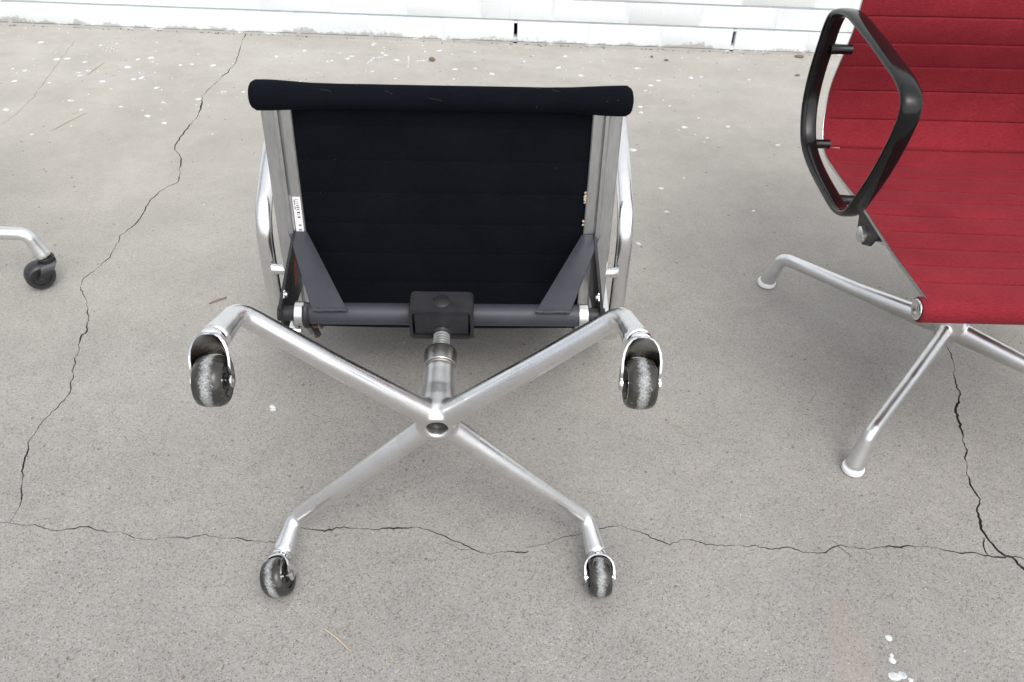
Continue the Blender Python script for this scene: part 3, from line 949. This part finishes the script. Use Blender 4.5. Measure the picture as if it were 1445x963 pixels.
def mechanism(root, P, brackets=True):
    ty, tz, hl, r = P['tilt_y'], P['tilt_z'], P['tilt_half'], 0.0150
    dk = 'steel_black'
    tube = MB()
    tube.lathe([(0.0, -hl), (r, -hl), (r, hl), (0.0, hl)], (0, ty, tz), (1, 0, 0), 32)
    t = tube.build('tilt_tube', 'steel_grey', root)
    for sgn in (-1, 1):
        cb = MB()
        cb.lathe([(0.0, 0.0125), (r + .0004, 0.0125), (r + .0012, 0.0115), (r + .0012, 0.0), (0.0, 0.0)], (sgn * hl, ty, tz), (sgn, 0, 0), 32)
        cb.build('tube_collar', 'zinc', t)
        sh = MB().lathe([(0.0, 0), (0.011, 0), (0.011, P['shaft_out'] - hl - .0126), (0.0, P['shaft_out'] - hl - .0126)], (sgn * (hl + .0126), ty, tz), (sgn, 0, 0), 24)
        sh.build('pivot_shaft', dk, t)
        sc_ = MB().lathe([(0.0, .0), (.0016, .0), (.0016, .002), (0, .002)], (sgn * (hl + 0.007), ty - .0112, tz - 0.0135), (0, -.55, -.8), 10)
        sc_.build('set_screw', 'cavity_dark', t)
        if P['knob']:
            kb = MB().lathe([(0.0, .017), (0.0092, .017), (0.0118, .0155), (0.0124, 0.012), (0.0124, 0.0), (0.0, 0.0)], (sgn * P['shaft_out'], ty, tz), (sgn, 0, 0), 28)
            kb.build('pivot_knob', 'satin_aluminium', t)
        if not brackets:
            continue
        # strap from the rail down to the tube
        a, b_, c_, d_ = [Vector((sgn * x, y, z)) for x, y, z in P['strap']]
        nn = (b_ - a).cross(d_ - a).normalized()
        if nn.z > 0:
            nn = -nn
        st = MB()
        st.prism([a, b_, c_, d_], nn * 0.0, nn * -0.0035)
        tip = (a - d_).normalized() * 0.004
        st.prism([a + tip * .0, b_ + tip * .0, b_ + tip - nn * .006, a + tip - nn * .006], nn * -0.0005, nn * -0.0035)
        so = st.build('strap', 'steel_grey', root, True, 30, bevel=0.0006)
        wl = MB()
        m0, m1 = d_ + nn * .0005, c_ + nn * .0005
        pts = [m0.lerp(m1, k / 10) + Vector((0, random.uniform(-.0006, .0006), random.uniform(-.0006, .0006))) for k in range(11)]
        wl.sweep(pts, [.0022 + random.uniform(-.0006, .0008) for _ in pts], .0022, (0, 1, 0), 8)
        wl.build('weld', 'steel_grey', so)
        sp = MB()
        poly = [(sgn * P['plate_x'], y, z) for y, z in P['plate']]
        sp.prism(poly, (-0.002, 0, 0), (0.002, 0, 0))
        po = sp.build('side_plate', dk, root, False)
        by, bz = P['bolt']
        bo = MB()
        n = 14
        xx = P['plate_x'] - 0.0022
        star = []
        for k in range(2 * n):
            a_ = PI * k / n
            rr = 0.0062 if k % 2 else 0.0048
            star.append((sgn * xx, by + rr * math.cos(a_), bz + rr * math.sin(a_)))
        bo.prism(star, (0, 0, 0), (-sgn * .0010, 0, 0))
        bo.lathe([(0.0038, 0.0012), (0.0042, 0.003), (0.0034, 0.0046), (0.0015, 0.005), (0.0, 0.0038)], (sgn * xx, by, bz), (-sgn, 0, 0), 18)
        bo.build('bolt', 'chrome', po, True, 30)
    # housing the screw runs into: open-fronted channel round a solid block
    bx, y0, y1, zf, zb = 0.0430, ty - 0.0170, ty + 0.0355, P['box_f'], P['box_b']
    cx_, cy_ = 0.0, (y0 + y1) / 2
    def rrect(hw, hh, rad, seg=5):
        out = []
        for sx, sy, a0 in ((1, 1, 0), (-1, 1, 90), (-1, -1, 180), (1, -1, 270)):
            for k in range(seg + 1):
                a = R_(a0 + 90 * k / seg)
                out.append((cx_ + sx * (hw - rad) + rad * math.cos(a), cy_ + sy * (hh - rad) + rad * math.sin(a)))
        return out
    hh = (y1 - y0) / 2
    ro, ri_ = rrect(bx, hh, .0075), rrect(bx - .0042, hh - .0042, .0042)
    n = len(ro)
    vs = [(x, y, zf) for x, y in ro] + [(x, y, zf) for x, y in ri_] + [(x, y, zb) for x, y in ro] + [(x, y, zf + .02) for x, y in ri_]
    fs = []
    for k in range(n):
        l = (k + 1) % n
        fs += [(k, l, n + l, n + k), (k, 2 * n + k, 2 * n + l, l), (n + k, n + l, 3 * n + l, 3 * n + k)]
    fs += [tuple(2 * n + k for k in range(n)), tuple(3 * n + k for k in range(n))]
    hb = MB().add(vs, fs).build('tilt_housing', dk, root, True, 40)
    ib = MB()
    ib.box(-bx + .0068, bx - .0068, y0 + .0065, y1 - .0062, zf + .0025, zf + .019)
    ib.build('inner_block', dk, hb, True, 40, bevel=.0022)
    nub = MB()
    nub.lathe([(.0, .0028), (.006, .0025), (.0105, .0012), (.0125, -.0005)], (0, y1 - .0002, zf + .020), (0, 1, 0), 24)
    nub.build('boss', dk, hb)
    nub = MB()
    nub.lathe([(.0, .004), (.0105, .0035), (.0125, .0015), (.0135, -.0005)], (0, P['screw_y'], zf + .0027), (0, 0, -1), 24)
    nub.build('boss', dk, hb)
    # threaded rod and collar
    sy = P['screw_y']
    z0, z1 = P['collar_z'] + P['collar_h'] - .004, zf + .004
    prof = [(0.0, z0)]
    nth = max(4, int((z1 - z0) / 0.0042))
    for k in range(nth):
        za = z0 + (z1 - z0) * k / nth; dz = (z1 - z0) / nth
        prof += [(0.0084, za), (0.0112, za + dz * .35), (0.0112, za + dz * .55), (0.0084, za + dz * .9)]
    prof.append((0.0, z1))
    MB().lathe(prof, (0, 0, 0), (0, 0, 1), 28).build('screw_rod', 'zinc', root, True, 20)
    cz = P['collar_z']
    MB().lathe([(0.0, cz + .0005), (0.0190, cz + .0005), (0.0195, cz + .002), (0.0220, cz + .0022), (0.0225, cz + 0.003), (0.0225, cz + P['collar_h'] - .005), (0.0216, cz + P['collar_h'] - .002), (0.0195, cz + P['collar_h']), (0.0, cz + P['collar_h'])], (0, 0, 0), (0, 0, 1), 36).build('stem_collar', 'collar_steel', root, True, 30)

def make_chair(name, P, mtx, seat=True):
    root = empty(name, mtx)
    pedestal_star(root, P)
    for k in range(4):
        a = P['star_yaw'] + PI / 4 + k * PI / 2
        d = Vector((math.cos(a), math.sin(a), 0))
        e = d * P['rc'] + Vector((0, 0, P['end_z']))
        if P['feet'] == 'glide':
            g = MB().lathe([(0.0, -0.0072), (0.0150, -0.0072), (0.0172, -0.006), (0.0176, -0.002), (0.0165, 0.0012), (0.0130, 0.002), (0.0, 0.002)], e + Vector((0, 0, 0)), (0, 0, 1), 32)
            g.build('glide', 'white_plastic', root, True, 50)
        else:
            yaw, tr = P['caster_yaw'][k]
            caster(root, e + d * 0.002 + Vector((0, 0, -0.0035)), yaw, tr, *P['caster_mats'])
    if not seat:
        mechanism(root, P, False)
        return root, []
    sl, core = seat_sling(root, P)
    rails = [side_rail(root, P, core, s_) for s_ in (-1, 1)]
    for s_ in (-1, 1):
        arm_loop(root, P, s_)
    mechanism(root, P)
    return root, rails

# ------------------------------------------------------------------ chair parameters
RED_PROFILE = [(.315, .3955), (.285, .3922), (.247, .3875), (.204, .382), (.142, .377), (.064, .371), (.002, .361), (-.058, .354), (-.100, .351), (-.129, .359), (-.149, .381), (-.161, .417), (-.161, .449), (-.152, .484), (-.141, .521), (-.136, .55), (-.138, .59), (-.150, .65), (-.170, .72), (-.193, .79), (-.203, .815)]
RED_ARM = [(-0.106, 0.578), (-0.055, 0.596), (0.018, 0.600), (0.09, 0.601), (0.150, 0.600), (0.181, 0.592), (0.192, 0.575), (0.19, 0.548), (0.181, 0.511), (0.17, 0.478), (0.152, 0.436), (0.131, 0.398), (0.096, 0.378), (0.039, 0.372), (-0.037, 0.370), (-0.088, 0.380), (-0.117, 0.408), (-0.130, 0.439), (-0.133, 0.478), (-0.128, 0.523), (-0.122, 0.556)]
RED = dict(star_z=.0724, leg_k=.86, rk=.312, rc=.331, end_z=.0085, star_yaw=R_(4.3), hub_up=.010, collar_z=.215, collar_h=.030, foot_k=0.98, base_mat='satin_aluminium', feet='glide', hub_k=1.25,
           profile=RED_PROFILE, front_tube=(.315, .379), roll_r=.0165, hem=.055, top_tube=(-.220, .808), rib=.0445, half_w=.2562, roll_w=.262, thick=.007, puff=.0040, seam=.0030, sag=-.004,
           dogbone=.0, fabric='red_fabric', closed_roll=False, rail_out=.2575, rail_w=.030, rail_mat='rail_aluminium', rail_plain=True,
           arm=RED_ARM, arm_x=.295, arm_w=.0130, arm_t=.0053, arm_mat='black_enamel', struts=[(-.106, .369), (.055, .368), (-.126, .516)],
           tilt_y=.050, tilt_z=.306, tilt_half=.187, shaft_out=.2190, knob=True, strap=[(.198, .09, .355), (.225, .09, .355), (.173, .061, .293), (.126, .061, .293)],
           plate_x=.226, plate=[(.105, .357), (.0, .349), (.024, .300), (.055, .291), (.078, .304)], bolt=(.075, .320), box_f=.268, box_b=.335, screw_y=.028)
ARM0 = (.108, .378)
def tr_arm(P, al, f):
    c_, s_ = math.cos(al), math.sin(al)
    return [(c_ * (y - ARM0[0]) - s_ * (z - ARM0[1]) + f[0], s_ * (y - ARM0[0]) + c_ * (z - ARM0[1]) + f[1]) for y, z in P]
BLACK_PROFILE = [(.239, .3785), (.212, .3725), (.165, .363), (.095, .349), (.02, .334), (-.05, .320), (-.092, .312), (-.121, .312), (-.144, .324), (-.161, .35), (-.176, .39), (-.195, .45), (-.214, .55), (-.240, .66), (-.267, .76), (-.288, .835)]
BLACK = dict(star_z=0.0, rk=.2875, rc=.304, end_z=-.0490, star_yaw=0.0, hub_up=.015, collar_z=.098, collar_h=.030, foot_k=1.0, base_mat='cast_aluminium', feet='caster',
             caster_yaw=[(R_(-92), .0275), (R_(-89), .0275), (R_(-93), .0010), (R_(-110), .0010)], caster_mats=('chrome', 'wheel_rubber'),
             profile=BLACK_PROFILE, front_tube=(.239, .3625), roll_r=.0160, hem=.030, hem_k=0.9, top_tube=(-.306, .831), rib=.050, half_w=.236, roll_w=.2445, thick=.007, puff=.004, seam=.0010, sag=-.003,
             dogbone=.0038, fabric='black_fabric', closed_roll=True, rail_out=.2405, rail_w=.040, rail_mat='rail_aluminium', rail_plain=False,
             arm=tr_arm(RED_ARM, R_(5), (.032, .337)), arm_x=.2640, arm_w=.0124, arm_t=.0078, arm_mat='polished_aluminium', struts=[(-.027, .317), (-.178, .335), (-.205, .50)],
             tilt_y=.0095, tilt_z=.190, tilt_half=.187, shaft_out=.2225, knob=False, strap=[(.198, .043, .322), (.225, .043, .322), (.173, .030, .176), (.126, .030, .176)],
             plate_x=.2165, plate=[(.045, .328), (-.050, .308), (-.020, .180), (.030, .178)], bolt=(.030, .205), box_f=.160, box_b=.198, screw_y=0.0)

# red chair standing on glides
yaw = 0.0265
l_ = Vector((math.cos(yaw), math.sin(yaw), 0))
f_ = Vector((l_.y, -l_.x, 0))
mr = Matrix((-l_, f_, Vector((0, 0, 1)))).transposed().to_4x4()
mr.translation = Vector((0.7485, 1.1733, 0))
red, _ = make_chair('office_chair', RED, mr)
tag(red, 'red ribbed fabric chair with black loop armrests standing on white glides', 'chair')

# black chair lying on its back
PSI, TAU = 0.0445, 0.0913
c1, s1, c2, s2 = math.cos(PSI), math.sin(PSI), math.cos(TAU), math.sin(TAU)
Rz = Matrix(((c1, -s1, 0), (s1, c1, 0), (0, 0, 1)))
Rx = Matrix(((1, 0, 0), (0, c2, -s2), (0, s2, c2)))
B_ = Matrix(((-1, 0, 0), (0, 0, 1), (0, 1, 0)))
mb = (Rz @ Rx @ B_).to_4x4()
mb.translation = Vector((-0.08818, 0.74242, 0.24825))
blk, rails = make_chair('office_chair', BLACK, mb)
tag(blk, 'black fabric office chair lying on its back, castors and underside facing out', 'chair')

# the third chair, mostly out of view
LEFT = dict(BLACK)
th = R_(180 + 40)
LEFT.update(base_mat='satin_aluminium', caster_mats=('fork_black', 'wheel_black'), star_yaw=R_(4 - 45) - th,
            caster_yaw=[(R_(218) - th, .020), (R_(60), .02), (R_(140), .02), (R_(-30), .02)], arm_mat='satin_aluminium')
ml = Matrix.Rotation(th, 4, 'Z')
ml.translation = Vector((-1.170, 1.283, 0.1122))
lft, _ = make_chair('office_chair', LEFT, ml, False)
tag(lft, 'chair at the left edge showing one aluminium leg on a black castor', 'chair')

# marks on the black chair
rail_l = rails[1]
def on_rail(core, y):
    for a, b in zip(core, core[1:]):
        if a.x >= y >= b.x:
            t = (a.x - y) / max(1e-9, a.x - b.x)
            q = a.lerp(b, t)
            d = (b - a).normalized()
            return q, Vector((d.y, -d.x)), d
core_b = catmull([Vector((a, b)) for a, b in BLACK_PROFILE], 12)
def rail_sheet(x0, x1, ya, yb, h, n=8, thick=.0004):
    b = MB()
    vs, fs = [], []
    for i in range(n + 1):
        q, nn, _ = on_rail(core_b, ya + (yb - ya) * i / n)
        for x in (x0, x1):
            for hh in (h, h - thick):
                vs.append((x, q.x + nn.x * hh, q.y + nn.y * hh))
    for i in range(n):
        a = i * 4
        for k, l in ((0, 1), (1, 3), (3, 2), (2, 0)):
            fs.append((a + k, a + l, a + 4 + l, a + 4 + k))
    fs += [(0, 1, 3, 2), (4 * n, 4 * n + 1, 4 * n + 3, 4 * n + 2)]
    return b.add(vs, fs)
stk = rail_sheet(.2025, .2135, .092, .030, -.0141).build('sticker', 'sticker_paper', rail_l, False)
random.seed(3)
ink = MB()
def tick(x0, x1, ya, yb):
    t = rail_sheet(x0, x1, ya, yb, -.0146, 1, .0001)
    ink.add(t.v, t.f)
yv = .089
while yv > .034:
    h = random.uniform(.0016, .0034)
    if random.random() < .82:
        x = .2050
        tick(x, x + .0042, yv, yv - h * .30)
        tick(x + random.choice((0, .0036)), x + random.choice((.0006, .0042)), yv, yv - h * .8)
        if random.random() < .4:
            tick(x + .0018, x + .0024, yv, yv - h * .7)
    yv -= h + .0012
tick(.2104, .2116, .088, .080)
tick(.2104, .2116, .078, .073)
ink.build('print', 'ink', rail_l, False)
glue = MB()
for k in range(15):
    yv = random.choice((.096, .088, .055, .035)) + random.gauss(0, .0045)
    q, nn, _ = on_rail(core_b, yv)
    wdt = random.uniform(.0008, .0032)
    glue.sweep([(-.1998, q.x + nn.x * -.0105, q.y + nn.y * -.0105), (-.1998 + wdt, q.x + nn.x * -.0125 - .001, q.y + nn.y * -.0125)], [.0022, .001], [.0012, .0007], (0, 1, 0), 6)
glue.build('glue_residue', 'straw', rails[0], True)['kind'] = 'stuff'
plates = [o for o in blk.children if o.name.startswith('side_plate')]
pl = [p_ for p_ in plates if sum(v.co.x for v in p_.data.vertices) > 0][0]
om = MB()
for k in range(6):
    yv = .020 - .0060 * k
    zc = .2900 - .004 * k
    for j in range(2):
        om.box(.2139, .2143, yv - .0022, yv + .0016, zc + .006 * j - .004 + random.uniform(-.001, .001), zc + .006 * j - .0005 + random.uniform(-.001, .001))
om.build('stamp', 'orange_ink', pl, False)
# spring clip hooked on the tilt tube
cl = MB()
pts = [(.1835, .011 + .0195 * math.cos(a), .190 - .0195 * math.sin(a)) for a in [R_(v) for v in range(20, 215, 15)]]
pts += [(.181, -.016, .194), (.176, -.0185, .186), (.170, -.019, .176)]
cl.sweep(pts, .0028, .0042, (1, 0, 0), 10)
cl.build('spring_clip', 'steel_black', blk)
hk = MB()
hk.sweep([(.1765, -.012, .190), (.1755, -.022, .188), (.1750, -.032, .186)], .004, .004, (1, 0, 0), 10)
hk.build('spring_end', 'rust', blk)

# lint and hairs caught on the black fabric
sling_b = [o for o in blk.children if o.name.startswith('seat_sling')][0]
ln = MB()
rl = random.Random(21)
for k in range(13):
    x = rl.uniform(-.23, .23)
    a = R_(rl.uniform(-95, 10))
    rr = .0168 + (.0037 if abs(x) > .21 else .0006)
    y, z = .239 + rr * math.cos(a), .3625 + rr * math.sin(a)
    if k < 5:
        pts = [(x + .006 * t + .002 * math.sin(t * 2 + k), .239 + (rr + .0004) * math.cos(a + .1 * t), .3625 + (rr + .0004) * math.sin(a + .1 * t)) for t in (0, .7, 1.5, 2.2)]
        ln.sweep(pts, .00009, .00009, (0, 0, 1), 5)
    else:
        d = rl.uniform(.0003, .0007)
        ln.lathe([(0, d), (d, 0), (0, -d)], (x, y, z), (1, .3, .2), 5)
for k in range(40):
    x = rl.uniform(-.19, .19); yv = rl.uniform(-.02, .20)
    q, nn, _ = on_rail(core_b, yv)
    d = rl.uniform(.0002, .0006)
    ln.lathe([(0, d), (d, 0), (0, -d)], (x, q.x - nn.x * .0085, q.y - nn.y * .0085), (1, .3, .2), 5)
lo_ = ln.build('lint', 'lint', sling_b, True)
lo_['kind'] = 'stuff'

# ------------------------------------------------------------------ small things lying on the slab
def strand(name, pts, r, mtl, label, cat):
    b = MB()
    P = catmull([Vector(p) for p in pts], 5)
    n = len(P)
    b.sweep(P, [r * (0.45 + 0.55 * math.sin(PI * min(1, 0.15 + 0.8 * k / (n - 1)))) for k in range(n)], r * .7, (0, 0, 1), 7)
    return tag(b.build(name, mtl, None), label, cat)
strand('pine_needle', [(-.231, .610, .001), (-.212, .597, .0022), (-.192, .580, .001)], .0011, 'straw', 'long tan pine needle in front of the black chair, near the bottom of the photo', 'pine needle')
strand('pine_needle', [(-.143, .581, .0008), (-.139, .574, .0012), (-.135, .568, .0008)], .0006, 'straw', 'short thin brown pine needle beside the long tan one', 'pine needle')
strand('straw', [(-1.106, 1.867, .001), (-1.085, 1.915, .002), (-1.058, 1.962, .001)], .0011, 'straw', 'pale dry straw lying on the concrete at far left', 'straw')
strand('straw', [(-1.134, 2.165, .001), (-1.126, 2.20, .002), (-1.116, 2.238, .001)], .0011, 'straw', 'orange brown straw among paint drops close to the white wall', 'straw')
strand('twig', [(-.562, 1.259, .002), (-.548, 1.270, .0025), (-.535, 1.278, .002)], .0020, 'twig', 'small grey twig lying just behind the upper left castor', 'twig')
def chip(name, x, y, r, h, mtl, label, cat, asp=1.6, rot=0.4, sd=1):
    b = MB()
    bm_ = bmesh.new()
    bmesh.ops.create_icosphere(bm_, subdivisions=2, radius=1)
    vs = []
    for v in bm_.verts:
        k = 1 + .45 * noise.noise(v.co * 1.3 + Vector((sd, sd * .3, 0)))
        q = Vector((v.co.x * r * asp * k, v.co.y * r * k, v.co.z * h * k + h * .8))
        vs.append((x + q.x * math.cos(rot) - q.y * math.sin(rot), y + q.x * math.sin(rot) + q.y * math.cos(rot), max(.0002, q.z)))
    fs = [tuple(v.index for v in f.verts) for f in bm_.faces]
    bm_.free()
    b.add(vs, fs)
    return tag(b.build(name, mtl, None, True, 40), label, cat)
chip('pebble', -.248, 2.329, .007, .006, 'dry_leaf', 'brown pebble lying between white paint drops behind the black chair', 'pebble', 1.2, .3, 2)
chip('dry_leaf', .786, 2.443, .007, .003, 'dry_leaf', 'tan dry leaf against the foot of the wall by the black armrest', 'leaf', 2.0, .0, 3)
chip('dry_leaf', .754, 2.322, .005, .002, 'dry_leaf', 'small brown leaf scrap on the concrete left of the black armrest', 'leaf', 1.6, .5, 4)
chip('pebble', .401, 2.386, .004, .003, 'pebble', 'small reddish pebble near the wall, right one of the two below the slots', 'pebble', 1.6, .2, 5)
chip('pebble', .362, 2.405, .0032, .003, 'pebble', 'tiny dark pebble near the wall, left one of the two below the slots', 'pebble', 1.2, .8, 6)
deb = MB()
rdb = random.Random(5)
for k in range(170):
    x = rdb.uniform(-1.7, 1.1); y = 2.4585 - abs(rdb.gauss(0, .006)); r = rdb.uniform(.0008, .0028)
    deb.lathe([(0, r * .9), (r * .8, r * .6), (r, 0)], (x, y, 0), (rdb.uniform(-.3, .3), rdb.uniform(-.3, .3), 1), 6)
for k in range(60):
    x = rdb.uniform(-1.3, 1.1); y = rdb.uniform(.5, 2.4); r = rdb.uniform(.0006, .0014)
    deb.lathe([(0, r * .9), (r * .8, r * .6), (r, 0)], (x, y, 0), (rdb.uniform(-.3, .3), rdb.uniform(-.3, .3), 1), 6)
tag(deb.build('debris', 'pebble', None, True, 30), 'tiny brown crumbs of dirt along the foot of the wall', 'debris', kind='stuff')
